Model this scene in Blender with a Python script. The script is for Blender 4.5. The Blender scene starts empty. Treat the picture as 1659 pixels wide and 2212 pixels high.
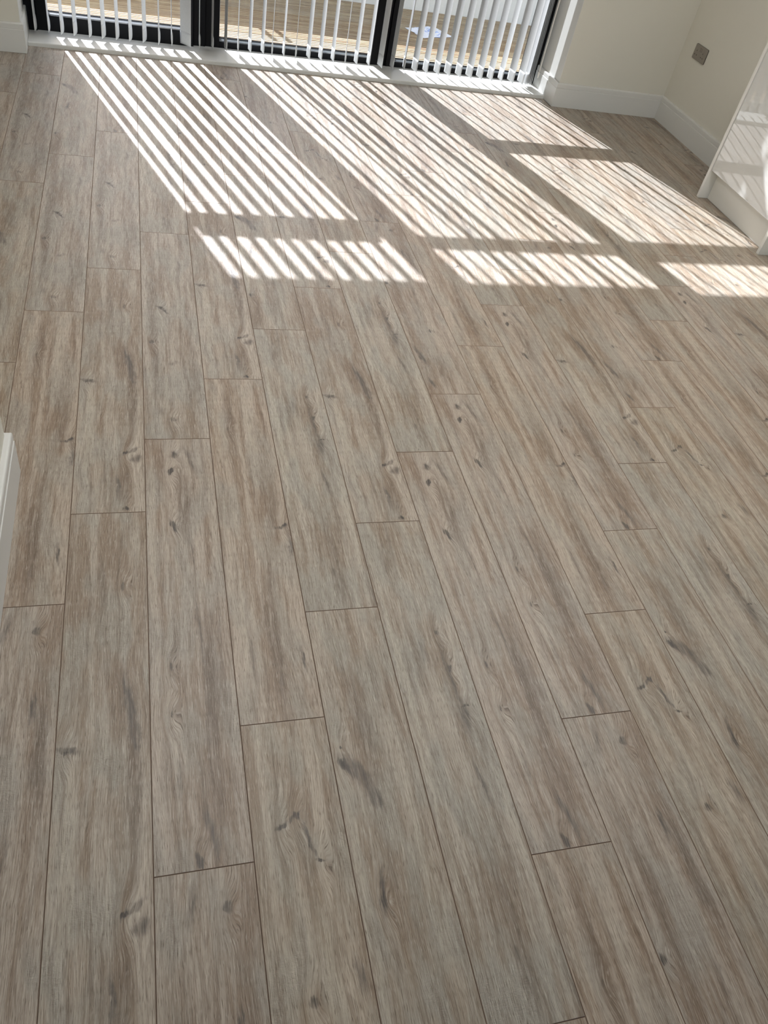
import bpy, bmesh, math, random
from mathutils import Vector, Matrix, noise as mnoise
C = bpy.context.scene.collection
scn = bpy.context.scene

# ------------------------------------------------------------------ camera
cam = bpy.data.cameras.new('camera'); camo = bpy.data.objects.new('camera', cam); C.objects.link(camo)
cam.sensor_fit = 'HORIZONTAL'; cam.sensor_width = 36.0
cam.lens = 36.0 * 1706.31 / 1659.0
cam.clip_start = 0.02; cam.clip_end = 300
RT = Vector((0.96130816, -0.21423825, 0.17317215)); UP = Vector((0.03551309, 0.71976402, 0.69330987)); FW = Vector((0.27317658, 0.66033456, -0.69952328))
m = Matrix((RT, UP, -FW)).transposed().to_4x4(); m.translation = Vector((0.6152, -1.1236, 1.6299))
camo.matrix_world = m
scn.camera = camo

# ------------------------------------------------------------------ window frame of reference (u along the glazing, n outwards)
AN = 0.0405; OX, OY = 0.0, 4.108
UX, UY = math.cos(AN), math.sin(AN); NX, NY = -math.sin(AN), math.cos(AN)
def wf(u, n, z=0.0): return Vector((OX + u*UX + n*NX, OY + u*UY + n*NY, z))
def wd(u, n, z=0.0): return Vector((u*UX + n*NX, u*UY + n*NY, z))

# ------------------------------------------------------------------ light
SLOPE, DROP = 0.270, 0.85
sd = wd(SLOPE, -1.0, -DROP).normalized()
sun = bpy.data.lights.new('sun', 'SUN'); suno = bpy.data.objects.new('sun', sun); C.objects.link(suno)
sun.energy = 15.0; sun.angle = 0.0080; sun.color = (0.955, 0.985, 1.07)
suno.rotation_euler = sd.to_track_quat('-Z', 'Y').to_euler(); suno.location = (2, 12, 8)
world = bpy.data.worlds.new('sky'); scn.world = world; world.use_nodes = True
wn = world.node_tree; wn.nodes.clear()
sky = wn.nodes.new('ShaderNodeTexSky'); sky.sky_type = 'NISHITA'; sky.sun_disc = False
sky.sun_elevation = math.radians(39.4); sky.sun_rotation = math.atan2(-sd.x, -sd.y)
sky.air_density = 1.0; sky.dust_density = 2.5; sky.ozone_density = 1.0
hs = wn.nodes.new('ShaderNodeHueSaturation'); hs.inputs['Saturation'].default_value = 1.1
bg = wn.nodes.new('ShaderNodeBackground'); bg.inputs[1].default_value = 0.28
wo = wn.nodes.new('ShaderNodeOutputWorld')
wn.links.new(sky.outputs[0], hs.inputs['Color']); wn.links.new(hs.outputs[0], bg.inputs[0]); wn.links.new(bg.outputs[0], wo.inputs[0])
vs = scn.view_settings
scn.display_settings.display_device = 'sRGB'
vs.view_transform = 'Standard'; vs.look = 'None'; vs.gamma = 1.0; vs.use_curve_mapping = False
vs.exposure = 0.0

# ------------------------------------------------------------------ helpers
def link(o, parent=None):
    C.objects.link(o)
    if parent is not None: o.parent = parent
    return o
def obj(name, bm, mats, parent=None, smooth=False):
    me = bpy.data.meshes.new(name); bmesh.ops.recalc_face_normals(bm, faces=bm.faces); bm.to_mesh(me); bm.free()
    for mm in (mats if isinstance(mats, (list, tuple)) else [mats]): me.materials.append(mm)
    if smooth:
        for p in me.polygons: p.use_smooth = True
    return link(bpy.data.objects.new(name, me), parent)
def empty(name, loc=(0, 0, 0)):
    o = bpy.data.objects.new(name, None); o.location = loc; o.empty_display_size = 0.1
    return link(o)
def tag(o, label=None, cat=None, group=None, kind=None):
    if label: o['label'] = label
    if cat: o['category'] = cat
    if group: o['group'] = group
    if kind: o['kind'] = kind
    return o
def hexa(bm, pts, mat=0):
    """pts: 4 bottom (ccw) then 4 top"""
    v = [bm.verts.new(p) for p in pts]
    for f in ((0, 3, 2, 1), (4, 5, 6, 7), (0, 1, 5, 4), (1, 2, 6, 5), (2, 3, 7, 6), (3, 0, 4, 7)):
        bm.faces.new([v[i] for i in f]).material_index = mat
    return v
def box(bm, x0, x1, y0, y1, z0, z1):
    return hexa(bm, [(x0, y0, z0), (x1, y0, z0), (x1, y1, z0), (x0, y1, z0), (x0, y0, z1), (x1, y0, z1), (x1, y1, z1), (x0, y1, z1)])
def wbox(bm, u0, u1, n0, n1, z0, z1):
    return hexa(bm, [wf(u0, n0, z0), wf(u1, n0, z0), wf(u1, n1, z0), wf(u0, n1, z0), wf(u0, n0, z1), wf(u1, n0, z1), wf(u1, n1, z1), wf(u0, n1, z1)])
def bevel(bm, w, seg=2):
    bmesh.ops.bevel(bm, geom=list(bm.edges), offset=w, segments=seg, affect='EDGES', profile=0.5)
def wbev(u0, u1, n0, n1, z0, z1, w=0.002, seg=2):
    bm = bmesh.new(); wbox(bm, u0, u1, n0, n1, z0, z1); bevel(bm, w, seg); return bm
def bev(x0, x1, y0, y1, z0, z1, w=0.002, seg=2):
    bm = bmesh.new(); box(bm, x0, x1, y0, y1, z0, z1); bevel(bm, w, seg); return bm
def prism(bm, poly, z0, z1):
    a = [bm.verts.new((p[0], p[1], z0)) for p in poly]; b = [bm.verts.new((p[0], p[1], z1)) for p in poly]
    n = len(poly)
    bm.faces.new(a[::-1]); bm.faces.new(b)
    for i in range(n): bm.faces.new([a[i], a[(i+1) % n], b[(i+1) % n], b[i]])
def profile_run(profile, fn, t0, t1):
    """closed profile (a,b) swept from t0 to t1; fn(t,a,b) -> point"""
    bm = bmesh.new()
    A = [bm.verts.new(fn(t0, a, b)) for a, b in profile]; B = [bm.verts.new(fn(t1, a, b)) for a, b in profile]
    n = len(profile)
    for i in range(n): bm.faces.new([A[i], A[(i+1) % n], B[(i+1) % n], B[i]])
    bm.faces.new(A[::-1]); bm.faces.new(B)
    return bm

# ------------------------------------------------------------------ materials
def newmat(name):
    mt = bpy.data.materials.new(name); mt.use_nodes = True
    nt = mt.node_tree; b = nt.nodes['Principled BSDF']
    return mt, nt, b
def N(nt, t, **kw):
    n = nt.nodes.new(t)
    for k, v in kw.items(): setattr(n, k, v)
    return n
def mathn(nt, op, a, b=None, clamp=False):
    n = N(nt, 'ShaderNodeMath', operation=op, use_clamp=clamp)
    for i, v in enumerate((a, b)):
        if v is None: continue
        if isinstance(v, (int, float)): n.inputs[i].default_value = v
        else: nt.links.new(v, n.inputs[i])
    return n.outputs[0]
def mixc(nt, fac, a, b, blend='MIX'):
    n = N(nt, 'ShaderNodeMix', data_type='RGBA', blend_type=blend)
    for i, v in ((0, fac), (6, a), (7, b)):
        if isinstance(v, (int, float)): n.inputs[i].default_value = v
        elif isinstance(v, tuple): n.inputs[i].default_value = (*v, 1)
        else: nt.links.new(v, n.inputs[i])
    return n.outputs[2]
def noisetex(nt, vec, sc, scale=1.0, detail=3.0, rough=0.55, dist=0.0, off=(0, 0, 0)):
    mp = N(nt, 'ShaderNodeMapping'); mp.inputs['Scale'].default_value = sc; mp.inputs['Location'].default_value = off
    nt.links.new(vec, mp.inputs['Vector'])
    n = N(nt, 'ShaderNodeTexNoise'); n.inputs['Scale'].default_value = scale; n.inputs['Detail'].default_value = detail
    n.inputs['Roughness'].default_value = rough; n.inputs['Distortion'].default_value = dist
    nt.links.new(mp.outputs[0], n.inputs['Vector'])
    return n
def rng(nt, v, a, b, c=0.0, d=1.0, smooth=False):
    n = N(nt, 'ShaderNodeMapRange', interpolation_type='SMOOTHSTEP' if smooth else 'LINEAR')
    nt.links.new(v, n.inputs[0])
    for i, x in enumerate((a, b, c, d)): n.inputs[i+1].default_value = x
    return n.outputs[0]
def paint(name, col, rough=0.6, bump=0.0, bscale=220, spec=0.5, coat=0.0, var=0.0):
    mt, nt, b = newmat(name)
    tc = N(nt, 'ShaderNodeTexCoord')
    base = (*col, 1); b.inputs['Base Color'].default_value = base
    b.inputs['Roughness'].default_value = rough; b.inputs['Specular IOR Level'].default_value = spec
    b.inputs['Coat Weight'].default_value = coat; b.inputs['Coat Roughness'].default_value = 0.03
    if var:
        n2 = noisetex(nt, tc.outputs['Object'], (1, 1, 1), 3.0, 4)
        c = mixc(nt, n2.outputs[0], tuple(x*(1-var) for x in col), tuple(min(1, x*(1+var)) for x in col))
        nt.links.new(c, b.inputs['Base Color'])
    if bump:
        n1 = noisetex(nt, tc.outputs['Object'], (1, 1, 1), bscale, 3)
        bp = N(nt, 'ShaderNodeBump'); bp.inputs['Strength'].default_value = bump; bp.inputs['Distance'].default_value = 0.0006
        nt.links.new(n1.outputs[0], bp.inputs['Height']); nt.links.new(bp.outputs[0], b.inputs['Normal'])
    return mt
M_wall = paint('cream_wall_paint', (0.67, 0.652, 0.575), 0.75, 0.25, 260, 0.3, var=0.015)
M_rear = paint('pale_wall_paint', (0.74, 0.72, 0.66), 0.75, 0.2, 260, 0.3)
M_ceil = paint('white_ceiling_paint', (0.82, 0.82, 0.80), 0.8, 0.15, 260, 0.3)
M_white = paint('white_satin_trim', (0.66, 0.66, 0.63), 0.35, 0.06, 90, 0.45)
M_gloss = paint('gloss_white_door', (0.60, 0.595, 0.565), 0.06, 0.0, 90, 0.5, coat=1.0)
M_gloss.node_tree.nodes['Principled BSDF'].inputs['Roughness'].default_value = 0.02
M_gloss.node_tree.nodes['Principled BSDF'].inputs['Coat Roughness'].default_value = 0.0
M_carc = paint('matt_white_panel', (0.70, 0.69, 0.64), 0.32, 0.0, 90, 0.45)
M_gap_shade = paint('painted_gap_shade', (0.03, 0.03, 0.03), 0.8)
M_black = paint('black_aluminium', (0.007, 0.007, 0.008), 0.5, 0.15, 900, 0.15)
M_bead = paint('bead_sky_sheen', (0.15, 0.17, 0.185), 0.25, 0.05, 500, 0.9)  # blue-grey base colour painted in for sky reflected on the bead
M_gasket = paint('black_gasket', (0.008, 0.006, 0.010), 0.6)
M_spacer = paint('silver_spacer', (0.55, 0.55, 0.56), 0.3)
M_steel, nt_, b_ = newmat('brushed_steel')
b_.inputs['Base Color'].default_value = (0.34, 0.31, 0.28, 1); b_.inputs['Metallic'].default_value = 0.75; b_.inputs['Roughness'].default_value = 0.42
tc_ = N(nt_, 'ShaderNodeTexCoord'); n_ = noisetex(nt_, tc_.outputs['Object'], (20, 20, 900), 3, 2)
nt_.links.new(rng(nt_, n_.outputs[0], 0.3, 0.7, 0.34, 0.5), b_.inputs['Roughness'])
M_pin = paint('black_plastic', (0.01, 0.009, 0.008), 0.5)
M_seam = paint('brown_board_edge', (0.24, 0.17, 0.125), 0.7)
M_render = paint('white_masonry_render', (0.74, 0.75, 0.74), 0.85, 0.6, 120, 0.2, var=0.05)
M_ground = paint('pale_paving', (0.42, 0.40, 0.37), 0.9)
M_post = paint('grey_metal_post', (0.25, 0.25, 0.26), 0.4)
M_wand = paint('cream_plastic_wand', (0.72, 0.70, 0.64), 0.4)

def fabric():
    mt, nt, b = newmat('woven_blind_fabric')
    out = nt.nodes['Material Output']
    tc = N(nt, 'ShaderNodeTexCoord')
    n = noisetex(nt, tc.outputs['Object'], (1, 1, 0.35), 420, 2)
    c = mixc(nt, rng(nt, n.outputs[0], 0.3, 0.7), (0.61, 0.62, 0.62), (0.69, 0.70, 0.70))
    nt.links.new(c, b.inputs['Base Color']); b.inputs['Roughness'].default_value = 0.85; b.inputs['Specular IOR Level'].default_value = 0.15
    bp = N(nt, 'ShaderNodeBump'); bp.inputs['Strength'].default_value = 0.3; bp.inputs['Distance'].default_value = 0.0004
    nt.links.new(n.outputs[0], bp.inputs['Height']); nt.links.new(bp.outputs[0], b.inputs['Normal'])
    tr = N(nt, 'ShaderNodeBsdfTranslucent'); tr.inputs[0].default_value = (0.62, 0.63, 0.62, 1)
    mx = N(nt, 'ShaderNodeMixShader'); mx.inputs[0].default_value = 0.17
    nt.links.new(b.outputs[0], mx.inputs[1]); nt.links.new(tr.outputs[0], mx.inputs[2]); nt.links.new(mx.outputs[0], out.inputs[0])
    return mt
M_fab = fabric()
def glass():
    mt = bpy.data.materials.new('clear_glass'); mt.use_nodes = True; nt = mt.node_tree; nt.nodes.clear()
    out = N(nt, 'ShaderNodeOutputMaterial'); t = N(nt, 'ShaderNodeBsdfTransparent'); t.inputs[0].default_value = (0.955, 0.97, 0.965, 1)
    g = N(nt, 'ShaderNodeBsdfGlossy'); g.inputs['Roughness'].default_value = 0.0
    fr = N(nt, 'ShaderNodeFresnel'); fr.inputs[0].default_value = 1.45
    mx = N(nt, 'ShaderNodeMixShader')
    nt.links.new(fr.outputs[0], mx.inputs[0]); nt.links.new(t.outputs[0], mx.inputs[1]); nt.links.new(g.outputs[0], mx.inputs[2]); nt.links.new(mx.outputs[0], out.inputs[0])
    return mt
M_glass = glass()

W = 0.193; L = 1.2816
def wood(name, seed, marks, tint):
    mt, nt, b = newmat(name)
    tc = N(nt, 'ShaderNodeTexCoord'); P = tc.outputs['Object']
    # gentle waviness of the grain
    w1 = noisetex(nt, P, (7, 2.2, 1), 1, 3, off=(seed*3.1, seed*1.7, 0))
    w2 = noisetex(nt, P, (60, 30, 1), 1, 3, off=(seed*5.1, seed*2.7, 0))
    vsub = N(nt, 'ShaderNodeVectorMath', operation='SUBTRACT'); nt.links.new(w1.outputs['Color'], vsub.inputs[0]); vsub.inputs[1].default_value = (0.5, 0.5, 0.5)
    vm1 = N(nt, 'ShaderNodeVectorMath', operation='MULTIPLY'); nt.links.new(vsub.outputs[0], vm1.inputs[0]); vm1.inputs[1].default_value = (0.034, 0.03, 0)
    vsub2 = N(nt, 'ShaderNodeVectorMath', operation='SUBTRACT'); nt.links.new(w2.outputs['Color'], vsub2.inputs[0]); vsub2.inputs[1].default_value = (0.5, 0.5, 0.5)
    vm2 = N(nt, 'ShaderNodeVectorMath', operation='MULTIPLY'); nt.links.new(vsub2.outputs[0], vm2.inputs[0]); vm2.inputs[1].default_value = (0.022, 0.030, 0)
    pm = N(nt, 'ShaderNodeVectorMath', operation='ADD'); nt.links.new(P, pm.inputs[0]); nt.links.new(vm2.outputs[0], pm.inputs[1])
    Pk = pm.outputs[0]
    dark = None; soft = None; wide = None; bandd = None; bandp = None
    for (u, v, lx, ly, ang, st, ty) in marks:
        mp = N(nt, 'ShaderNodeMapping', vector_type='TEXTURE')
        mp.inputs['Location'].default_value = (u*W, -v*L, 0); mp.inputs['Rotation'].default_value = (0, 0, math.radians(ang))
        mp.inputs['Scale'].default_value = (lx*(1.35 if ty == 'k' else 1.7 if ty == 's' else 1)/1000, ly*(1.35 if ty == 'k' else 1.4 if ty == 's' else 1)/1000, 1)
        nt.links.new(Pk, mp.inputs['Vector'])
        ln = N(nt, 'ShaderNodeVectorMath', operation='LENGTH'); nt.links.new(mp.outputs[0], ln.inputs[0])
        d = ln.outputs['Value']
        if ty in 'bp':
            a = mathn(nt, 'MULTIPLY', rng(nt, d, 1.15, 0.25, 0, 1, True), st)
            if ty == 'b': bandd = a if bandd is None else mathn(nt, 'MAXIMUM', bandd, a)
            else: bandp = a if bandp is None else mathn(nt, 'MAXIMUM', bandp, a)
            continue
        if ty == 'k':
            a = mathn(nt, 'MULTIPLY', rng(nt, d, 1.25, 0.3, 0, 1, True), st)
            dark = a if dark is None else mathn(nt, 'MAXIMUM', dark, a)
        a = mathn(nt, 'MULTIPLY', rng(nt, d, 1.9 if ty == 'k' else 1.35, 0.1, 0, 1, True), st*(0.45 if ty == 'k' else 0.9))
        soft = a if soft is None else mathn(nt, 'MAXIMUM', soft, a)
        if ty == 'k':
            mw = N(nt, 'ShaderNodeMapping', vector_type='TEXTURE')
            mw.inputs['Location'].default_value = (u*W, -v*L, 0); mw.inputs['Scale'].default_value = (0.030, 0.085, 1)
            nt.links.new(P, mw.inputs['Vector'])
            l2 = N(nt, 'ShaderNodeVectorMath', operation='LENGTH'); nt.links.new(mw.outputs[0], l2.inputs[0])
            a = rng(nt, l2.outputs['Value'], 1.0, 0.0, 0, 1, True)
            wide = a if wide is None else mathn(nt, 'MAXIMUM', wide, a)
    # grain coordinate: flows round the knots
    ga = N(nt, 'ShaderNodeVectorMath', operation='ADD'); nt.links.new(P, ga.inputs[0]); nt.links.new(vm1.outputs[0], ga.inputs[1])
    if wide is not None:
        cx = N(nt, 'ShaderNodeCombineXYZ'); nt.links.new(mathn(nt, 'MULTIPLY', wide, 0.016), cx.inputs[0])
        gb = N(nt, 'ShaderNodeVectorMath', operation='ADD'); nt.links.new(ga.outputs[0], gb.inputs[0]); nt.links.new(cx.outputs[0], gb.inputs[1]); G = gb.outputs[0]
    else: G = ga.outputs[0]
    big = noisetex(nt, G, (26, 1.1, 1), 1, 3, 0.6, off=(seed*11.3, seed*7.7, 0)).outputs[0]
    mid = noisetex(nt, G, (66, 3.2, 1), 1, 4, 0.62, off=(seed*4.3, seed*9.1, 0)).outputs[0]
    fine = noisetex(nt, G, (620, 17.0, 1), 1, 3, 0.6, off=(seed*2.3, seed*6.1, 0)).outputs[0]
    pore = noisetex(nt, G, (950, 44, 1), 1, 2, 0.5, off=(seed*8.3, seed*3.1, 0)).outputs[0]
    patch = noisetex(nt, P, (14, 5, 1), 1, 2, 0.5, off=(seed*1.3, seed*1.1, 0)).outputs[0]
    # cathedral lines
    sx = N(nt, 'ShaderNodeSeparateXYZ'); nt.links.new(G, sx.inputs[0])
    ln_n = noisetex(nt, G, (16, 1.4, 1), 1, 2, 0.5, off=(seed*6.3, seed*2.1, 0)).outputs[0]
    ph = mathn(nt, 'ADD', mathn(nt, 'MULTIPLY', sx.outputs[0], 900.0), mathn(nt, 'MULTIPLY', ln_n, 95.0))
    ringl = rng(nt, mathn(nt, 'SINE', ph), 0.35, 1.0, 0, 1, True)
    # colours
    warm, pale, grey, dk = (0.305, 0.246, 0.192), (0.455, 0.400, 0.336), (0.370, 0.348, 0.304), (0.165, 0.130, 0.104)
    T = lambda c: tuple(min(1, a*t*k) for a, t, k in zip(c, tint, (0.94, 0.945, 0.965)))
    c = mixc(nt, rng(nt, big, 0.40, 0.60, 0, 1, True), T(warm), T(pale))
    c = mixc(nt, mathn(nt, 'MULTIPLY', rng(nt, patch, 0.42, 0.62, 0, 1, True), 0.75), c, T(grey))
    brk = rng(nt, noisetex(nt, G, (48, 3.2, 1), 1, 3, 0.6, off=(seed*9.9, seed*4.7, 0)).outputs[0], 0.34, 0.58, 0.35, 1.0)
    if bandp is not None: c = mixc(nt, mathn(nt, 'MULTIPLY', mathn(nt, 'MULTIPLY', bandp, brk), 0.85), c, T((0.515, 0.470, 0.395)))
    if bandd is not None: c = mixc(nt, mathn(nt, 'MULTIPLY', mathn(nt, 'MULTIPLY', bandd, brk), 1.0), c, T((0.175, 0.138, 0.108)))
    c = mixc(nt, mathn(nt, 'MULTIPLY', rng(nt, mid, 0.52, 0.30, 0, 1, True), 0.50), c, T(dk))
    c = mixc(nt, mathn(nt, 'MULTIPLY', rng(nt, mid, 0.54, 0.72, 0, 1, True), 0.40), c, T((0.54, 0.49, 0.42)))
    c = mixc(nt, mathn(nt, 'MULTIPLY', mathn(nt, 'MULTIPLY', ringl, rng(nt, patch, 0.55, 0.38, 0.15, 1.0)), 0.30), c, T(dk))
    c = mixc(nt, mathn(nt, 'MULTIPLY', rng(nt, fine, 0.50, 0.32, 0, 1), 0.46), c, T((0.165, 0.130, 0.105)))
    c = mixc(nt, mathn(nt, 'MULTIPLY', rng(nt, fine, 0.52, 0.68, 0, 1), 0.42), c, T((0.60, 0.55, 0.48)))
    c = mixc(nt, mathn(nt, 'MULTIPLY', rng(nt, pore, 0.42, 0.30, 0, 1), 0.7), c, T((0.12, 0.095, 0.078)))
    glint_fleck = noisetex(nt, G, (480, 42, 1), 1, 2, 0.55, off=(seed*7.1, seed*5.3, 0)).outputs[0]
    c = mixc(nt, mathn(nt, 'MULTIPLY', rng(nt, glint_fleck, 0.60, 0.72, 0, 1), 0.38), c, T((0.66, 0.61, 0.54)))  # pale fibre flecks, lightened in place of gloss glints on the embossing
    ragged = noisetex(nt, G, (200, 15, 1), 1, 4, 0.7, off=(seed*5.9, seed*3.7, 0)).outputs[0]
    rg = mathn(nt, 'MULTIPLY', mathn(nt, 'SUBTRACT', ragged, 0.5), 2.2)
    bc = N(nt, 'ShaderNodeBrightContrast'); nt.links.new(c, bc.inputs[0]); bc.inputs['Contrast'].default_value = 0.16; bc.inputs['Bright'].default_value = 0.012; c = bc.outputs[0]
    tex = rng(nt, ragged, 0.36, 0.60, 0.25, 1.0)
    if soft is not None:
        c = mixc(nt, mathn(nt, 'MULTIPLY', soft, 0.38), c, T((0.150, 0.124, 0.104)))
        al = rng(nt, mathn(nt, 'ADD', soft, mathn(nt, 'MULTIPLY', rg, 0.6)), 0.10, 0.98, 0, 1, True)
        al = mathn(nt, 'MULTIPLY', mathn(nt, 'MULTIPLY', al, tex), rng(nt, soft, 0.02, 0.35, 0, 1))
        c = mixc(nt, mathn(nt, 'MULTIPLY', al, 0.92), c, (0.082, 0.066, 0.054))
    if dark is not None:
        al = rng(nt, mathn(nt, 'ADD', dark, mathn(nt, 'MULTIPLY', rg, 0.7)), 0.12, 0.90, 0, 1, True)
        al = mathn(nt, 'MULTIPLY', mathn(nt, 'MULTIPLY', al, tex), rng(nt, dark, 0.02, 0.3, 0, 1))
        c = mixc(nt, mathn(nt, 'MULTIPLY', al, 0.95), c, (0.046, 0.037, 0.030))
    nt.links.new(c, b.inputs['Base Color'])
    b.inputs['Specular IOR Level'].default_value = 0.5; b.inputs['Coat Weight'].default_value = 0.24; b.inputs['Coat Roughness'].default_value = 0.33
    nt.links.new(rng(nt, fine, 0.3, 0.7, 0.52, 0.38), b.inputs['Roughness'])
    h = mathn(nt, 'ADD', mathn(nt, 'MULTIPLY', fine, 0.8), mathn(nt, 'MULTIPLY', mid, 0.8))
    h = mathn(nt, 'SUBTRACT', h, mathn(nt, 'MULTIPLY', rng(nt, pore, 0.42, 0.28, 0, 1), 0.5))
    wr = noisetex(nt, G, (150, 230, 1), 1, 3, 0.6, off=(seed*2.9, seed*8.1, 0)).outputs[0]
    h = mathn(nt, 'ADD', h, mathn(nt, 'MULTIPLY', mathn(nt, 'MULTIPLY', wr, rng(nt, patch, 0.52, 0.66, 0, 1, True)), 2.4))
    if dark is not None: h = mathn(nt, 'SUBTRACT', h, mathn(nt, 'MULTIPLY', dark, 0.7))
    bp = N(nt, 'ShaderNodeBump'); bp.inputs['Strength'].default_value = 0.75; bp.inputs['Distance'].default_value = 0.0009
    nt.links.new(h, bp.inputs['Height']); nt.links.new(bp.outputs[0], b.inputs['Normal'])
    return mt
DES = {
 'A': (1, [(.08,.30,16,420,0,.9,'p'),(.52,.20,26,180,0,.8,'b'),(.70,.70,20,330,0,.85,'b'),(.92,.25,14,300,0,.8,'p'),(.28,.82,12,200,0,.5,'p'), (.43, .057, 9, 15, 0, 1, 'k'), (.37, .112, 7, 12, -25, 1, 'k'), (.66, .07, 5, 55, 14, .7, 's'), (.37, .28, 6, 22, 24, 1, 'k'), (.60, .36, 5, 60, 5, .5, 's'), (.62, .55, 5, 90, 4, .6, 's'), (.25, .63, 5, 11, 0, .8, 'k'), (.24, .73, 4, 9, 0, .6, 'k'), (.45, .985, 8, 14, 0, 1, 'k'), (.60, .945, 7, 50, 10, .9, 's'), (.30, .85, 5, 50, 0, .5, 's')], (1.0, .97, .95)),
 'B': (2, [(.10,.50,12,500,0,.5,'b'),(.62,.45,22,260,0,.7,'p'),(.80,.70,22,250,0,.7,'b'),(.35,.85,24,160,0,.5,'b'), (.33, .187, 13, 5, 20, 1, 'k'), (.44, .178, 22, 5, 35, .8, 's'), (.50, .172, 7, 9, 0, .9, 'k'), (.60, .215, 3.5, 42, 14, .9, 's'), (.69, .25, 12, 3.5, -10, .9, 'k'), (.90, .42, 9, 30, 10, .7, 's'), (.42, .44, 9, 10, 0, .7, 'k'), (.52, .60, 5, 60, 0, .5, 's'), (.2, .80, 6, 30, 0, .5, 's')], (1.02, .99, .94)),
 'C': (3, [(.07,.55,12,480,0,.9,'p'),(.45,.25,22,220,0,.55,'b'),(.80,.55,20,420,0,.6,'p'),(.48,.85,22,180,0,.65,'b'), (.09, .328, 7, 12, 15, 1, 'k'), (.24, .345, 14, 46, 38, 1, 's'), (.38, .388, 10, 40, 24, .9, 's'), (.12, .297, 5, 5, 0, .8, 'k'), (.27, .545, 5, 48, -8, .9, 's'), (.27, .56, 5, 16, 0, .8, 'k'), (.10, .82, 8, 10, 0, .7, 'k'), (.55, .75, 14, 18, 20, .45, 's')], (.99, .98, .95)),
 'D': (4, [(.82,.58,20,240,0,.9,'b'),(.18,.72,22,260,0,.8,'p'),(.45,.30,20,260,0,.5,'b'),(.85,.12,16,120,0,.6,'p'),(.72,.92,22,110,0,.8,'b'), (.11, .54, 21, 7, -14, .9, 's'), (.09, .545, 8, 5, -20, .9, 'k'), (.78, .465, 9, 85, 9, 1, 's'), (.81, .53, 6, 40, 14, .8, 's'), (.80, .805, 20, 6, 40, 1, 's'), (.74, .812, 9, 4, 25, 1, 'k'), (.88, .83, 11, 16, -30, .9, 's'), (.70, .20, 6, 14, 0, .6, 'k'), (.62, .92, 4, 38, 4, .9, 's'), (.73, .987, 7, 9, 0, .9, 'k'), (.30, .35, 5, 40, 0, .4, 's')], (1.0, .985, .96)),
 'E': (5, [(.12,.18,12,200,0,.9,'p'),(.34,.15,18,190,0,.75,'b'),(.78,.45,24,190,0,.6,'b'),(.55,.82,20,260,0,.9,'b'),(.16,.75,12,240,0,.8,'p'),(.65,.16,18,160,0,.7,'p'), (.90, .53, 18, 6, 12, 1, 's'), (.94, .527, 8, 5, 0, .9, 'k'), (.97, .59, 5, 34, -4, .9, 's'), (.87, .87, 4, 34, 3, .9, 's'), (.30, .20, 3, 9, 0, .7, 'k'), (.24, .85, 6, 70, 2, .5, 's'), (.55, .93, 4, 40, 0, .5, 's'), (.12, .40, 4, 18, 0, .6, 's')], (1.02, .98, .94)),
 'F': (6, [(.20,.50,18,400,0,.6,'b'),(.66,.30,26,300,0,.7,'p'),(.85,.75,18,260,0,.55,'b'),(.35,.85,18,140,0,.6,'p'), (.33, .435, 16, 6, -35, 1, 's'), (.40, .452, 18, 5, -55, .9, 's'), (.33, .44, 6, 8, 0, .8, 'k'), (.16, .605, 7, 14, 0, 1, 'k'), (.50, .70, 20, 10, 15, .5, 's'), (.28, .90, 12, 22, 0, .5, 's'), (.75, .2, 5, 40, 3, .5, 's'), (.45, .93, 12, 8, 10, .5, 'k')], (.98, .975, .965)),
 'G': (7, [(.10,.50,16,620,0,.95,'p'),(.55,.88,24,190,0,.75,'b'),(.72,.45,15,260,0,.6,'b'),(.35,.40,18,200,0,.4,'b'),(.92,.75,12,250,0,.7,'p'), (.72, .42, 5, 70, 3, .8, 's'), (.75, .50, 9, 46, -4, .7, 's'), (.72, .31, 5, 8, 0, .8, 'k'), (.70, .63, 5, 55, 8, .8, 's'), (.74, .395, 4, 9, 0, .8, 'k'), (.78, .478, 12, 4, 5, .8, 'k'), (.45, .35, 10, 60, 2, .45, 's'), (.5, .9, 6, 14, 10, .6, 's'), (.3, .12, 8, 45, 0, .4, 's')], (.985, .985, .965)),
 'H': (8, [(.25,.35,22,320,0,.65,'b'),(.62,.65,20,300,0,.6,'p'),(.85,.30,16,240,0,.6,'b'),(.06,.70,10,260,0,.7,'p'),(.45,.90,26,120,0,.6,'b'), (.14, .82, 8, 60, 12, 1, 's'), (.15, .95, 6, 26, 8, .9, 's'), (.57, .69, 8, 11, 0, .8, 'k'), (.70, .06, 8, 13, 0, 1, 'k'), (.35, .05, 7, 40, -10, .7, 's'), (.73, .222, 6, 36, -4, .9, 's'), (.04, .423, 8, 9, 0, .9, 'k'), (.6, .45, 5, 50, 0, .5, 's')], (.985, .96, .94)),
}
WOOD = {k: wood('oak_print_'+'abcdefgh'['ABCDEFGH'.index(k)], s, mk, ti) for k, (s, mk, ti) in DES.items()}

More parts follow.
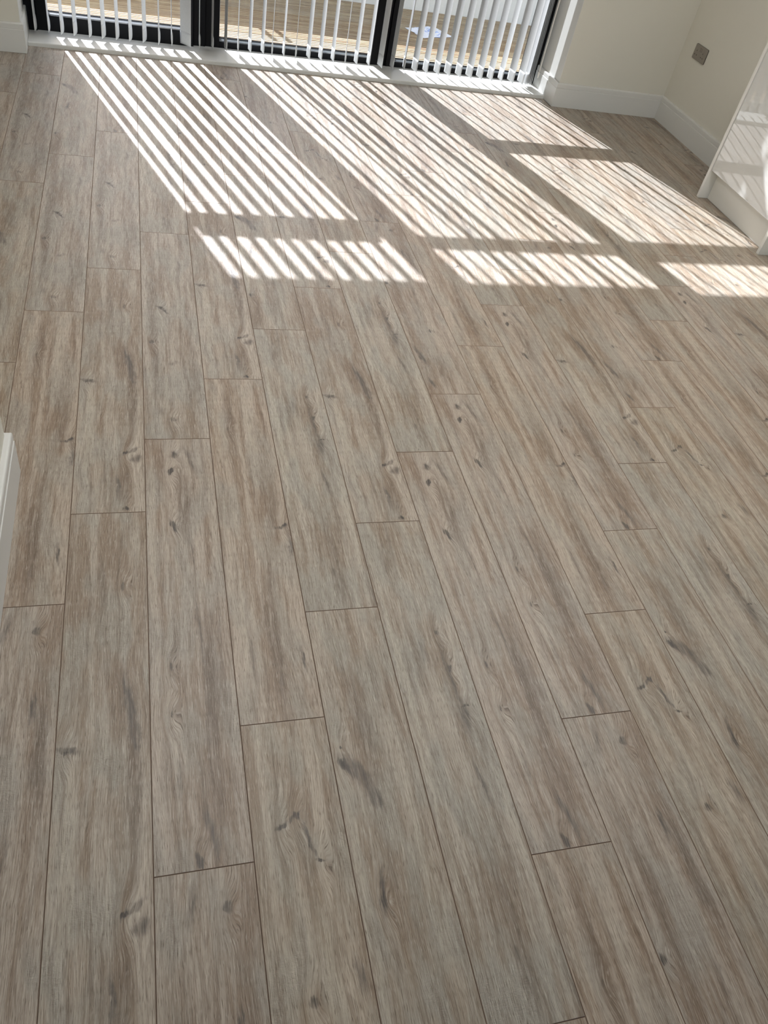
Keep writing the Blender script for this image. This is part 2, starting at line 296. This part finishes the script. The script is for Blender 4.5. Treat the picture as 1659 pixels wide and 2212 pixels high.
def deckwood():
    mt, nt, b = newmat('decking_timber')
    tc = N(nt, 'ShaderNodeTexCoord'); oi = N(nt, 'ShaderNodeObjectInfo')
    ad = N(nt, 'ShaderNodeVectorMath', operation='ADD'); nt.links.new(tc.outputs['Object'], ad.inputs[0])
    cb = N(nt, 'ShaderNodeCombineXYZ'); nt.links.new(mathn(nt, 'MULTIPLY', oi.outputs['Random'], 40), cb.inputs[0]); nt.links.new(cb.outputs[0], ad.inputs[1])
    n1 = noisetex(nt, ad.outputs[0], (1.6, 30, 1), 1, 4); n2 = noisetex(nt, ad.outputs[0], (4, 90, 1), 1, 3)
    c = mixc(nt, rng(nt, n1.outputs[0], 0.35, 0.65, 0, 1, True), (0.215, 0.125, 0.056), (0.40, 0.30, 0.165))
    c = mixc(nt, mathn(nt, 'MULTIPLY', oi.outputs['Random'], 0.55), c, (0.36, 0.31, 0.215))
    c = mixc(nt, mathn(nt, 'MULTIPLY', rng(nt, n2.outputs[0], 0.5, 0.3), 0.5), c, (0.16, 0.10, 0.055))
    nt.links.new(c, b.inputs['Base Color']); b.inputs['Roughness'].default_value = 0.75
    return mt
M_deck = deckwood()

# ------------------------------------------------------------------ room shell
XR = 4.057                    # right wall face
PW = (3.258, 4.122)           # corner of the right pier
HC = 2.55
# floor slab under the boards + planks
bm = bmesh.new(); prism(bm, [(-1.32, -3.6), (4.2, -3.6), (4.2, 4.45), (-1.32, 4.30)], -0.10, -0.008)
floor = tag(obj('floor', bm, M_seam), kind='structure')

def topline(x):               # where the boards stop against the glazed wall
    if x < -0.003: return (wf(x, -0.130)).y
    if x < 3.235: return (wf(x, 0.004)).y
    return 4.106
def clip_poly(poly, a, b, c): # keep a*x+b*y<=c
    out = []
    for i in range(len(poly)):
        p, q = poly[i], poly[(i+1) % len(poly)]
        dp, dq = a*p[0]+b*p[1]-c, a*q[0]+b*q[1]-c
        if dp <= 0: out.append(p)
        if dp*dq < 0:
            t = dp/(dp-dq); out.append((p[0]+(q[0]-p[0])*t, p[1]+(q[1]-p[1])*t))
    return out
BV, BD, GAP = 0.0010, 0.0010, 0.0003
def plank_mesh(poly):
    """poly in local xy (ccw); a board with an eased edge"""
    n = len(poly)
    def inset(d):
        r = []
        for i in range(n):
            p0, p, p1 = Vector(poly[i-1]), Vector(poly[i]), Vector(poly[(i+1) % n])
            e0 = (p-p0).normalized(); e1 = (p1-p).normalized()
            n0 = Vector((-e0.y, e0.x)); n1 = Vector((-e1.y, e1.x)); bb = (n0+n1)
            bb = bb/max(1e-6, (1+n0.dot(n1)))
            r.append(p+bb*d)
        return r
    bm = bmesh.new()
    t = [bm.verts.new((p.x, p.y, 0)) for p in inset(GAP+BV)]
    s = [bm.verts.new((p.x, p.y, -BD)) for p in inset(GAP)]
    d = [bm.verts.new((p.x, p.y, -0.008)) for p in inset(GAP)]
    bm.faces.new(t)
    for i in range(n):
        j = (i+1) % n
        for A, B in ((s, t), (d, s)):
            f = bm.faces.new([A[i], A[j], B[j], B[i]]); f.material_index = 1
    me = bpy.data.meshes.new('plank'); bm.to_mesh(me); bm.free()
    return me
KNOWN = {(3, 0): 'A', (7, 1): 'A', (8, 1): 'A', (10, 1): 'A', (13, 1): 'A', (4, 1): 'B', (9, 2): 'B', (12, 2): 'B', (5, 1): 'C', (10, 2): 'C', (2, -1): 'D', (4, -1): 'D', (2, 0): 'D',
         (6, 0): 'D', (11, 1): 'D', (1, -1): 'E', (4, 0): 'E', (9, 1): 'E', (3, -1): 'F', (2, -2): 'F', (1, -2): 'F', (0, -3): 'F', (5, 0): 'G', (6, 1): 'G', (7, 0): 'G', (11, 2): 'G',
         (8, 0): 'H', (8, 2): 'H', (1, 0): 'H', (3, 1): 'H', (5, -1): 'C', (7, 2): 'E', (6, 2): 'D', (12, 1): 'H', (0, -1): 'B', (0, 0): 'G'}
random.seed(5)
full = {}
for col in range(-7, 21):
    x0, x1 = col*W, (col+1)*W
    x1c = min(x1, XR-0.012)
    if x1c - x0 < 0.02: continue
    oc = -0.154 + 0.3017*col
    for k in range(-9, 9):
        y1 = oc - k*L; y0 = y1 - L
        key = (col, k)
        des = KNOWN.get(key) or random.choice('ABCDEFGH')
        yl, yr = topline(x0+1e-4), topline(x1c-1e-4)
        if y0 > max(yl, yr) or y1 < -3.5: continue
        poly = [(0, -L), (x1c-x0, -L), (x1c-x0, 0), (0, 0)]
        cut = x1c < x1
        if y1 > min(yl, yr):
            cut = True
            dx = x1c-x0
            if x0 < 3.235 < x1c:
                xs = 3.235-x0
                ysill = topline(3.23)-y1
                poly = [(0, -L), (dx, -L), (dx, yr-y1), (xs, yr-y1), (xs, ysill), (0, yl-y1)]
                if y0 > 4.0: continue
            elif x0 < -0.003 < x1c:
                xs = -0.003-x0
                poly = [(0, -L), (dx, -L), (dx, yr-y1), (xs, yr-y1), (xs, yl-y1), (0, yl-y1)]
            else:
                sl = (yr-yl)/dx
                poly = clip_poly(poly, -sl, 1.0, yl-y1)
                if len(poly) < 3: continue
        if y0 < -3.5:
            cut = True; poly = clip_poly(poly, 0, -1, y1+3.5)
        if cut:
            me = plank_mesh(poly); me.materials.append(WOOD[des]); me.materials.append(M_seam)
        else:
            if des not in full:
                full[des] = plank_mesh(poly); full[des].materials.append(WOOD[des]); full[des].materials.append(M_seam)
            me = full[des]
        p = bpy.data.objects.new('plank', me); p.location = (x0, y1, random.uniform(-0.00012, 0.00012)); link(p, floor)

# walls
def wallobj(name, polys, mat):
    bm = bmesh.new()
    for poly, z0, z1 in polys: prism(bm, poly, z0, z1)
    return tag(obj(name, bm, mat), kind='structure')
def xy(v): return (v.x, v.y)
pier_l = [xy(wf(-1.32, -0.118)), xy(wf(-0.018, -0.118)), xy(wf(-0.018, 0.36)), xy(wf(-1.32, 0.36))]
rv = wf(3.258, 0.36)
pier_r = [PW, (4.20, 4.122), (4.20, rv.y+0.04), xy(rv)]
lint = [xy(wf(-0.018, -0.118)), PW, xy(wf(3.258, 0.36)), xy(wf(-0.018, 0.36))]
wallobj('wall_back', [(pier_l, -0.0, HC), (pier_r, -0.0, HC), (lint, 2.44, HC)], M_wall)
wallobj('wall_right', [([(XR, -3.5), (4.20, -3.5), (4.20, 4.121), (XR, 4.121)], 0, HC)], M_wall)
wallobj('wall_left', [([(-1.32, -3.5), (0.231, -3.5), (0.231, 0.602), (-1.32, 0.602)], 0, HC)], M_wall)
wallobj('wall_side', [([(-1.32, 0.603), (-1.22, 0.603), (-1.22, wf(-1.22, -0.12).y), (-1.32, wf(-1.32, -0.12).y)], 0, HC)], M_wall)
wallobj('wall_front', [([(0.231, -3.6), (4.2, -3.6), (4.2, -3.501), (0.231, -3.501)], 2.25, HC), ([(0.231, -3.6), (0.45, -3.6), (0.45, -3.501), (0.231, -3.501)], 0, 2.25), ([(3.95, -3.6), (4.2, -3.6), (4.2, -3.501), (3.95, -3.501)], 0, 2.25)], M_rear)  # wide opening added in the unseen rear wall to let sky light in
bm = bmesh.new(); prism(bm, [(-1.4, -3.62), (4.22, -3.62), (4.22, 4.62), (-1.4, 4.42)], HC, HC+0.1)
tag(obj('ceiling', bm, M_ceil), kind='structure')
# skirting: mitred run along a wall line
SK = [(0.0, 0.0008), (0.018, 0.0008), (0.018, 0.1135), (0.0150, 0.1160), (0.0165, 0.1185), (0.0165, 0.140), (0.0145, 0.1445), (0.010, 0.146), (0.0, 0.146)]
def skirting(name, path, side, mat=M_white):
    pts = [Vector(p) for p in path]; n = len(pts)
    bm = bmesh.new(); rings = []
    for i, p in enumerate(pts):
        ds = []
        if i > 0: ds.append((p-pts[i-1]).normalized())
        if i < n-1: ds.append((pts[i+1]-p).normalized())
        ns = [Vector((-d.y, d.x))*side for d in ds]
        mv = ns[0] if len(ns) == 1 else (ns[0]+ns[1])/(1+ns[0].dot(ns[1]))
        rings.append([bm.verts.new((p.x+mv.x*a, p.y+mv.y*a, z)) for a, z in SK])
    for i in range(n-1):
        A, B = rings[i], rings[i+1]
        for j in range(len(SK)):
            q = (j+1) % len(SK); bm.faces.new([A[j], A[q], B[q], B[j]])
    bm.faces.new(rings[0]); bm.faces.new(rings[-1][::-1])
    return tag(obj(name, bm, mat), kind='structure')
skirting('baseboard_back', [xy(wf(3.258, 0.215)), PW, (XR-0.0005, 4.122)], -1)
skirting('baseboard_right', [(XR, 4.1030), (XR, 2.857)], -1)
skirting('baseboard_rear', [xy(wf(-1.20, -0.118)), xy(wf(-0.018, -0.118)), xy(wf(-0.018, 0.205))], -1)
skirting('baseboard_left', [(-1.20, 0.602), (0.231, 0.602), (0.231, -3.49)], 1)
bpy.data.objects['baseboard_rear'].name = 'baseboard_back.001'

# white lining boards of the two reveals
bm = wbev(3.2545, 3.2582, -0.1145, 0.220, 0.1465, 2.4385, 0.001); tag(obj('trim_3', bm, M_white), kind='structure')
bm = wbev(-0.0182, -0.0145, -0.1165, 0.204, 0.1465, 2.4385, 0.001); tag(obj('trim_4', bm, M_white), kind='structure')
# white threshold board in front of the glazing
prof = [(0.0, 0.0), (0.0, 0.016)] + [(0.006-0.006*math.cos(a), 0.016+0.006*math.sin(a)) for a in (0.5, 1.0, 1.5708)] + [(0.253, 0.022), (0.253, 0.0)]
tag(obj('trim_1', profile_run(prof, lambda t, a, b: wf(t, a, b-0.0002), 0.001, 3.239), M_white), kind='structure')

# ------------------------------------------------------------------ glazed doors
def door(name, us0, us1, g0, g1, nf, zr, zb0, zt0, ztop, mid=None, ng=None, n1=None, n2=None, f0=None, f1=None):
    """us0..us1 whole leaf, g0..g1 glass, nf room-side face, zr rail top, zb0/zt0 transom, ztop fanlight head"""
    d = empty(name, wf((us0+us1)/2, nf, 0.022)); tag(d, kind='structure')
    inv = Matrix.Translation(d.location).inverted()
    def part(nm, bm, mt):
        bm.transform(inv); return obj(nm, bm, mt, d)
    nb = ng + 0.035
    H = 2.432
    f0 = g0 if f0 is None else f0; f1 = g1 if f1 is None else f1
    zs = (zb0+zt0)/2
    part('stile', wbev(us0, g0, nf, nb, 0.010, zs, 0.003), M_black); part('stile', wbev(g1, us1, nf, nb, 0.010, zs, 0.003), M_black)
    part('fanlight_jamb', wbev(us0, f0, nf, nb, zs+0.0005, H, 0.002), M_black); part('fanlight_jamb', wbev(f1, us1, nf, nb, zs+0.0005, H, 0.002), M_black)
    part('bottom_rail', wbev(g0+0.0005, g1-0.0005, nf, nb, 0.006, zr, 0.003), M_black)
    # sloping glazing bead with the dark gasket behind it
    pr = [(nf+0.006, zr), (nf+0.008, zr+0.004), (ng-0.010, zr+0.012), (ng-0.010, zr)]
    part('glazing_bead', profile_run(pr, lambda t, a, b: wf(t, a, b), g0+0.002, g1-0.002), M_bead)
    part('gasket', wbev(g0+0.002, g1-0.002, ng-0.0095, ng-0.004, zr, zr+0.017, 0.001), M_gasket)
    part('transom_rail', wbev(g0, g1, n1, n2, zb0, zt0, 0.002), M_black)
    part('head_rail', wbev(f0, f1, nf, nb, ztop, H, 0.002), M_black)
    if mid: part('mid_rail', wbev(g0, g1, n1, n2, mid[0], mid[1], 0.002), M_black)
    lo = zr
    spans = [(lo, mid[0]), (mid[1], zb0)] if mid else [(lo, zb0)]
    for h0, h1, a, b in [(g0, g1, p, q) for p, q in spans] + [(f0, f1, zt0, ztop)]:
        bm = bmesh.new(); v = [bm.verts.new(wf(u, ng, z)) for u, z in ((h0, a), (h1, a), (h1, b), (h0, b))]; bm.faces.new(v)
        part('pane', bm, M_glass)
    for a, b in ((g0+0.0, g0+0.006), (g1-0.006, g1)):
        part('spacer_bar', wbev(a, b, ng+0.002, ng+0.012, zr+0.004, zb0, 0.001), M_spacer)
    return d
door('door_1', 0.047, 0.925, 0.104, 0.895, 0.220, 0.103, 1.877, 2.010, 2.312, ng=0.258, n1=0.25, n2=0.31, f0=0.060, f1=0.922)
door('door_2', 1.000, 2.112, 1.084, 2.064, 0.258, 0.055, 1.994, 2.070, 2.352, ng=0.298, n1=0.28, n2=0.32)
door('door_3', 2.166, 3.214, 2.222, 3.200, 0.250, 0.052, 1.966, 2.112, 2.392, mid=(0.950, 1.080), ng=0.290, n1=0.28, n2=0.32)
# fixed black frame: jambs, mullions, head
fr = tag(empty('window_1', wf(1.62, 0.25, 0.022)), kind='structure')
inv = Matrix.Translation(fr.location).inverted()
for nm, a in (('jamb', (-0.017, 0.046, 0.205, 0.345)), ('mullion', (0.926, 0.999, 0.245, 0.345)), ('mullion', (2.113, 2.165, 0.262, 0.345)), ('jamb', (3.2145, 3.257, 0.222, 0.3345)), ('outer_jamb', (3.178, 3.257, 0.335, 0.355))):
    bm = wbev(*a, 0.004, 2.434, 0.004); bm.transform(inv); obj(nm, bm, M_black, fr)
bm = wbev(-0.017, 3.257, 0.256, 0.42, -0.03, 0.0035, 0.001); bm.transform(inv); obj('outer_sill', bm, M_black, fr)

# ------------------------------------------------------------------ vertical blind
SL = [(.040, .150, -4), (.111, .153, -2), (.183, .143, -10), (.253, .145, -13), (.334, .145, -10), (.408, .147, -16), (.484, .152, -14), (.557, .152, -14), (.637, .155, -18), (.718, .150, -8),
      (.790, .148, -3), (.873, .158, 42), (.953, .160, -4), (1.030, .160, 1), (1.110, .160, 4), (1.184, .165, -6), (1.259, .172, 4), (1.338, .174, 4), (1.394, .165, -10), (1.468, .170, -3),
      (1.543, .160, -12), (1.628, .172, 4), (1.705, .172, 3), (1.785, .172, 1), (1.866, .167, -14), (1.938, .168, 1), (2.021, .168, -2), (2.099, .161, 7), (2.179, .158, 0), (2.262, .162, -9),
      (2.334, .151, 7.5), (2.411, .154, 5), (2.490, .151, 7), (2.567, .154, 9.5), (2.644, .150, 7.5), (2.722, .151, 9), (2.800, .153, 7.5), (2.876, .148, 5), (2.956, .155, -1), (3.031, .148, 8),
      (3.103, .142, 5), (3.131, .148, 2), (3.150, .150, -9), (3.161, .150, -12), (3.172, .149, -12), (3.184, .150, -12)]
blind = empty('vertical_blind', wf(1.62, 0.155, 2.35))
tag(blind, 'white fabric vertical blind with weighted slats hanging inside the black glazed doors', 'blind')
SW = 0.084; Z0, Z1 = 0.044, 2.318
def slat_mesh():
    bm = bmesh.new(); n = 6; t = 0.0006
    F, B = [], []
    for i in range(n+1):
        s = -SW/2 + SW*i/n; c = 0.0036*(1-(2*i/n-1)**2)
        zb = Z0
        F.append((bm.verts.new((c+t/2, s, zb)), bm.verts.new((c+t/2, s, Z1)))); B.append((bm.verts.new((c-t/2, s, zb)), bm.verts.new((c-t/2, s, Z1))))
    for i in range(n):
        bm.faces.new([F[i][0], F[i+1][0], F[i+1][1], F[i][1]]); bm.faces.new([B[i][0], B[i][1], B[i+1][1], B[i+1][0]])
        bm.faces.new([F[i][0], B[i][0], B[i+1][0], F[i+1][0]]); bm.faces.new([F[i][1], F[i+1][1], B[i+1][1], B[i][1]])
    bm.faces.new([F[0][0], F[0][1], B[0][1], B[0][0]]); bm.faces.new([F[n][0], B[n][0], B[n][1], F[n][1]])
    bmesh.ops.recalc_face_normals(bm, faces=bm.faces)
    me = bpy.data.meshes.new('slat'); bm.to_mesh(me); bm.free(); me.materials.append(M_fab); return me
def pocket_mesh():
    bm = bmesh.new(); nx, nz = 6, 6; z0, z1 = Z0-0.0005, Z0+0.068
    g = {}
    for sgn in (1, -1):
        for i in range(nx+1):
            for j in range(nz+1):
                a, c = i/nx, j/nz
                th = 0.0042*min(1, 3.2*min(a, 1-a))**0.6*min(1, 3.5*min(c, 1-c)+0.05)**0.6
                x = 0.0036*(1-(2*a-1)**2) + sgn*(0.0006+th)
                g[sgn, i, j] = bm.verts.new((x, -SW/2-0.0004+(SW+0.0008)*a, z0+(z1-z0)*c))
        for i in range(nx):
            for j in range(nz): bm.faces.new([g[sgn, i, j], g[sgn, i+1, j], g[sgn, i+1, j+1], g[sgn, i, j+1]])
    rim = [(i, 0) for i in range(nx)] + [(nx, j) for j in range(nz)] + [(i, nz) for i in range(nx, 0, -1)] + [(0, j) for j in range(nz, 0, -1)]
    for q in range(len(rim)):
        a, b = rim[q], rim[(q+1) % len(rim)]
        bm.faces.new([g[1, a[0], a[1]], g[1, b[0], b[1]], g[-1, b[0], b[1]], g[-1, a[0], a[1]]])
    bmesh.ops.recalc_face_normals(bm, faces=bm.faces)
    me = bpy.data.meshes.new('weight_pocket'); bm.to_mesh(me); bm.free(); me.materials.append(M_fab)
    for p in me.polygons: p.use_smooth = True
    return me
sm, pk = slat_mesh(), pocket_mesh()
BZ = 2.35
for (u, n, ang) in SL:
    s = bpy.data.objects.new('slat', sm); link(s, blind)
    s.location = wf(u, n, 0) - blind.location; s.rotation_euler = (0, 0, AN + math.radians(ang))
    w = bpy.data.objects.new('weight_pocket', pk); link(w, s)
bm = wbev(0.004, 3.232, 0.132, 0.176, 2.322, 2.366, 0.004); bm.transform(Matrix.Translation(-blind.location)); obj('headrail', bm, M_white, blind)
def rod(p0, p1, r0, r1=None, seg=10):
    bm = bmesh.new(); r1 = r1 or r0; p0, p1 = Vector(p0), Vector(p1); q = (p1-p0).to_track_quat('Z', 'Y'); A, B = [], []
    for i in range(seg):
        a = 2*math.pi*i/seg; v = Vector((math.cos(a), math.sin(a), 0))
        A.append(bm.verts.new(p0+q @ (v*r0))); B.append(bm.verts.new(p1+q @ (v*r1)))
    for i in range(seg): bm.faces.new([A[i], A[(i+1) % seg], B[(i+1) % seg], B[i]])
    bm.faces.new(A[::-1]); bm.faces.new(B); return bm
wb = wf(3.198, 0.088, 0)
bm = rod((wb.x, wb.y, 0.135), (wb.x, wb.y, 2.33), 0.0045); bm.transform(Matrix.Translation(-blind.location)); wand = obj('wand', bm, M_wand, blind, True)
bm = rod((wb.x, wb.y, 0.098), (wb.x, wb.y, 0.136), 0.0035, 0.0075); bm.transform(Matrix.Translation(-blind.location)); obj('wand_tip', bm, M_wand, wand, True)

# ------------------------------------------------------------------ unseen glowing panels added at the ceiling to lift the room light
def emat():
    mt = bpy.data.materials.new('fill_glow'); mt.use_nodes = True; nt = mt.node_tree; nt.nodes.clear()
    e = N(nt, 'ShaderNodeEmission'); e.inputs[0].default_value = (1.0, 0.975, 0.94, 1); e.inputs[1].default_value = 9.8
    o = N(nt, 'ShaderNodeOutputMaterial'); nt.links.new(e.outputs[0], o.inputs[0]); return mt
M_fill = emat()
cl0 = None
for cx in (0.85, 2.8):
    for cy in (0.60, 1.30, 2.00):
        o = empty('fill_panel', (cx, cy, HC)); tag(o, 'unseen square fill panel added to brighten the room, %s of the %s row of three' % ({0.60: 'furthest from the glazed doors', 1.30: 'middle one', 2.00: 'nearest the glazed doors'}[cy], 'left' if cx < 1.5 else 'right'), 'ceiling light', 'added fill panels')
        if cl0 is None:
            bm = bmesh.new()
            for a in ((-.31, .31, -.31, -.29), (-.31, .31, .29, .31), (-.31, -.29, -.29, .29), (.29, .31, -.29, .29)): box(bm, *a, -0.03, -0.0005)
            f = obj('frame', bm, M_white, o)
            bm = bmesh.new(); box(bm, -.2895, .2895, -.2895, .2895, -0.026, -0.001); d = obj('glow_face', bm, M_fill, o); cl0 = (f, d)
        else:
            for c in cl0:
                k = c.copy(); C.objects.link(k); k.parent = o

# ------------------------------------------------------------------ socket on the right wall
XS = XR; sy0, sy1, sz0, sz1 = 3.826, 3.975, 0.432, 0.517
sk = empty('double_socket', (XS, (sy0+sy1)/2, (sz0+sz1)/2))
tag(sk, 'brushed steel double power socket on cream wall above the skirting', 'socket')
inv = Matrix.Translation(sk.location).inverted()
def rrect(bm, y0, y1, z0, z1, x0, x1, r, seg=4):
    pts = []
    for cy, cz, a0 in ((y1-r, z1-r, 0), (y0+r, z1-r, 90), (y0+r, z0+r, 180), (y1-r, z0+r, 270)):
        for i in range(seg+1):
            a = math.radians(a0+90*i/seg); pts.append((cy+r*math.cos(a), cz+r*math.sin(a)))
    A = [bm.verts.new((x0, y, z)) for y, z in pts]; B = [bm.verts.new((x1, y, z)) for y, z in pts]
    for i in range(len(pts)): bm.faces.new([A[i], A[(i+1) % len(pts)], B[(i+1) % len(pts)], B[i]])
    bm.faces.new(A); bm.faces.new(B[::-1])
bm = bmesh.new(); rrect(bm, sy0, sy1, sz0, sz1, XS-0.0005, XS-0.0035, 0.006); bm.transform(inv); obj('back_gasket', bm, M_pin, sk)
bm = bmesh.new(); rrect(bm, sy0+0.0006, sy1-0.0006, sz0+0.0006, sz1-0.0006, XS-0.0036, XS-0.0075, 0.006); bm.transform(inv); plate = obj('face_plate', bm, M_steel, sk)
for cy in (3.944, 3.868):
    for (dy, z, wy, wz) in ((0, 0.4815, 0.0042, 0.0085), (0.0112, 0.4585, 0.0068, 0.0056), (-0.0112, 0.4585, 0.0068, 0.0056)):
        bm = bmesh.new(); rrect(bm, cy+dy-wy/2, cy+dy+wy/2, z-wz/2, z+wz/2, XS-0.0070, XS-0.0078, 0.0009, 2); bm.transform(inv); obj('pin_slot', bm, M_pin, sk)
for cy in (3.9135, 3.8985):
    bm = bmesh.new(); rrect(bm, cy-0.0058, cy+0.0058, 0.4835, 0.5035, XS-0.0070, XS-0.0079, 0.0012, 2); bm.transform(inv); obj('switch_surround', bm, M_pin, sk)
    bm = bmesh.new(); hexa(bm, [(XS-0.0076, cy-0.005, 0.4843), (XS-0.0076, cy+0.005, 0.4843), (XS-0.0092, cy+0.005, 0.4843), (XS-0.0092, cy-0.005, 0.4843), (XS-0.0076, cy-0.005, 0.5027), (XS-0.0076, cy+0.005, 0.5027), (XS-0.0082, cy+0.005, 0.5027), (XS-0.0082, cy-0.005, 0.5027)])
    bm.transform(inv); obj('rocker_switch', bm, M_steel, sk)

# ------------------------------------------------------------------ kitchen units on the right
def unit(y0, y1, label):
    """y1 is the end further from the camera"""
    o = empty('kitchen_unit', (3.72, (y0+y1)/2, 0.0)); tag(o, label, 'cabinet')
    inv = Matrix.Translation(o.location).inverted()
    def part(nm, bm, mt):
        bm.transform(inv); return obj(nm, bm, mt, o)
    part('end_panel', bev(3.690, XR-0.001, y1-0.021, y1, 0.0008, 0.880, 0.0012), M_carc)
    part('plinth', bev(3.752, 3.768, y0+0.001, y1-0.0215, 0.0008, 0.158, 0.0012), M_carc)
    part('carcass', bev(3.716, XR-0.002, y0+0.001, y1-0.0235, 0.160, 0.872, 0.001), M_carc)
    part('door', bev(3.695, 3.714, y0+0.002, y1-0.0245, 0.1605, 0.872, 0.0012), M_gloss)
    part('gap_shade_strip', bev(3.701, 3.7135, y1-0.0243, y1-0.0212, 0.162, 0.870, 0.0002), M_gap_shade)  # dark strip painted in for the shade between panel and door
    part('gap_shade_back', bev(3.7145, 3.7155, y0+0.004, y1-0.022, 0.165, 0.868, 0.0002), M_gap_shade)  # dark sheet painted in for shade behind the door edges
    return o
unit(2.1965, 2.8555, 'gloss white kitchen unit with tall end panel nearest the socket wall')
unit(1.530, 2.1955, 'second white kitchen unit whose end panel meets the sunlit floor at right edge')
wt = obj('worktop', bev(3.670, XR-0.001, 1.520, 2.865, 0.8805, 0.9005, 0.002), paint('pale_stone_worktop', (0.55, 0.54, 0.51), 0.3, var=0.08))
tag(wt, 'pale stone worktop lying across the white kitchen units', 'worktop')

# ------------------------------------------------------------------ outside: decking, parapet, posts, sheet
dk = empty('decking', wf(2.0, 1.0, -0.03)); tag(dk, 'ribbed timber decking outside the glazed doors, sunlit beside the doors', 'decking')
BW = 0.142
def board_mesh():
    pr = [(0.0, -0.028), (0.0, -0.003)]
    ng = 4; a0, a1 = 0.002, BW-0.004
    pitch = (a1-a0)/ng
    for i in range(ng):
        a = a0+i*pitch
        pr += [(a+0.001, 0.0), (a+pitch*0.62, 0.0), (a+pitch*0.74, -0.006), (a+pitch*0.92, -0.006)]
    pr += [(a1, 0.0), (BW-0.003, -0.003), (BW-0.003, -0.028)]
    bm = profile_run(pr, lambda t, a, b: Vector((t, a, b)), -3.4, 4.6)
    bmesh.ops.recalc_face_normals(bm, faces=bm.faces)
    me = bpy.data.meshes.new('deck_board'); bm.to_mesh(me); bm.free(); me.materials.append(M_deck); return me
dm = board_mesh()
for i in range(11):
    b = bpy.data.objects.new('deck_board', dm); link(b, dk); b.location = wf(2.0, 0.35+i*BW, -0.02) - dk.location; b.rotation_euler = (0, 0, AN)
bm = bmesh.new(); wbox(bm, -1.5, 6.6, 1.915, 2.06, -0.2, 0.80)
tag(obj('wall_outside', bm, M_render), kind='structure')
bm = bmesh.new(); wbox(bm, -1.5, 6.6, 1.900, 2.075, 0.8005, 0.822); bevel(bm, 0.004)
tag(obj('trim_2', bm, M_render), kind='structure')
bl = empty('balustrade', wf(1.215, 1.94, 0.822)); tag(bl, 'pair of slim grey posts on the white terrace wall beyond the middle door', 'balustrade')
for u in (1.160, 1.262):
    bm = wbev(u-0.018, u+0.018, 1.955, 1.985, 0.823, 1.075, 0.002); bm.transform(Matrix.Translation(-bl.location)); obj('post', bm, M_post, bl)
# crumpled sheet
def sheet():
    mt, nt, b = newmat('crumpled_plastic_sheet'); tc = N(nt, 'ShaderNodeTexCoord')
    sx = N(nt, 'ShaderNodeSeparateXYZ'); nt.links.new(tc.outputs['Object'], sx.inputs[0])
    st = rng(nt, mathn(nt, 'SINE', mathn(nt, 'MULTIPLY', sx.outputs[1], 210)), 0.2, 0.6, 0, 1, True)
    msk = rng(nt, mathn(nt, 'ABSOLUTE', sx.outputs[0]), 0.07, 0.05, 0, 1)
    c = mixc(nt, mathn(nt, 'MULTIPLY', st, msk), (0.80, 0.82, 0.86), (0.36, 0.47, 0.78))
    nt.links.new(c, b.inputs['Base Color']); b.inputs['Roughness'].default_value = 0.4
    bm = bmesh.new(); nx, ny = 26, 18; g = {}
    for s in (0, 1):
        for i in range(nx+1):
            for j in range(ny+1):
                a, c2 = i/nx-0.5, j/ny-0.5
                h = abs(mnoise.noise(Vector((a*7, c2*7, 3.1))))*0.030 + abs(mnoise.noise(Vector((a*17, c2*17, 7.7))))*0.012
                e = max(0, 1-(2*a)**2)*max(0, 1-(2*c2)**2)
                wv = 1+0.16*mnoise.noise(Vector((math.atan2(c2, a+1e-4)*1.2, 2.2, 0)))
                g[s, i, j] = bm.verts.new((a*0.30*wv, c2*0.23*wv, 0.0015+h*e**0.5+s*0.001))
        for i in range(nx):
            for j in range(ny): bm.faces.new([g[s, i, j], g[s, i+1, j], g[s, i+1, j+1], g[s, i, j+1]])
    rim = [(i, 0) for i in range(nx)] + [(nx, j) for j in range(ny)] + [(i, ny) for i in range(nx, 0, -1)] + [(0, j) for j in range(ny, 0, -1)]
    for q in range(len(rim)):
        a, b2 = rim[q], rim[(q+1) % len(rim)]; bm.faces.new([g[0, a[0], a[1]], g[0, b2[0], b2[1]], g[1, b2[0], b2[1]], g[1, a[0], a[1]]])
    o = obj('plastic_sheet', bm, mt); o.location = wf(2.815, 1.31, -0.0195); o.rotation_euler = (0, 0, 0.45)
    return tag(o, 'crumpled pale blue and white plastic sheet lying on the shaded decking', 'plastic sheet')
sheet()
bm = bmesh.new(); box(bm, -40, 44, -44, 44, -0.42, -0.22); tag(obj('ground', bm, M_ground), kind='structure')
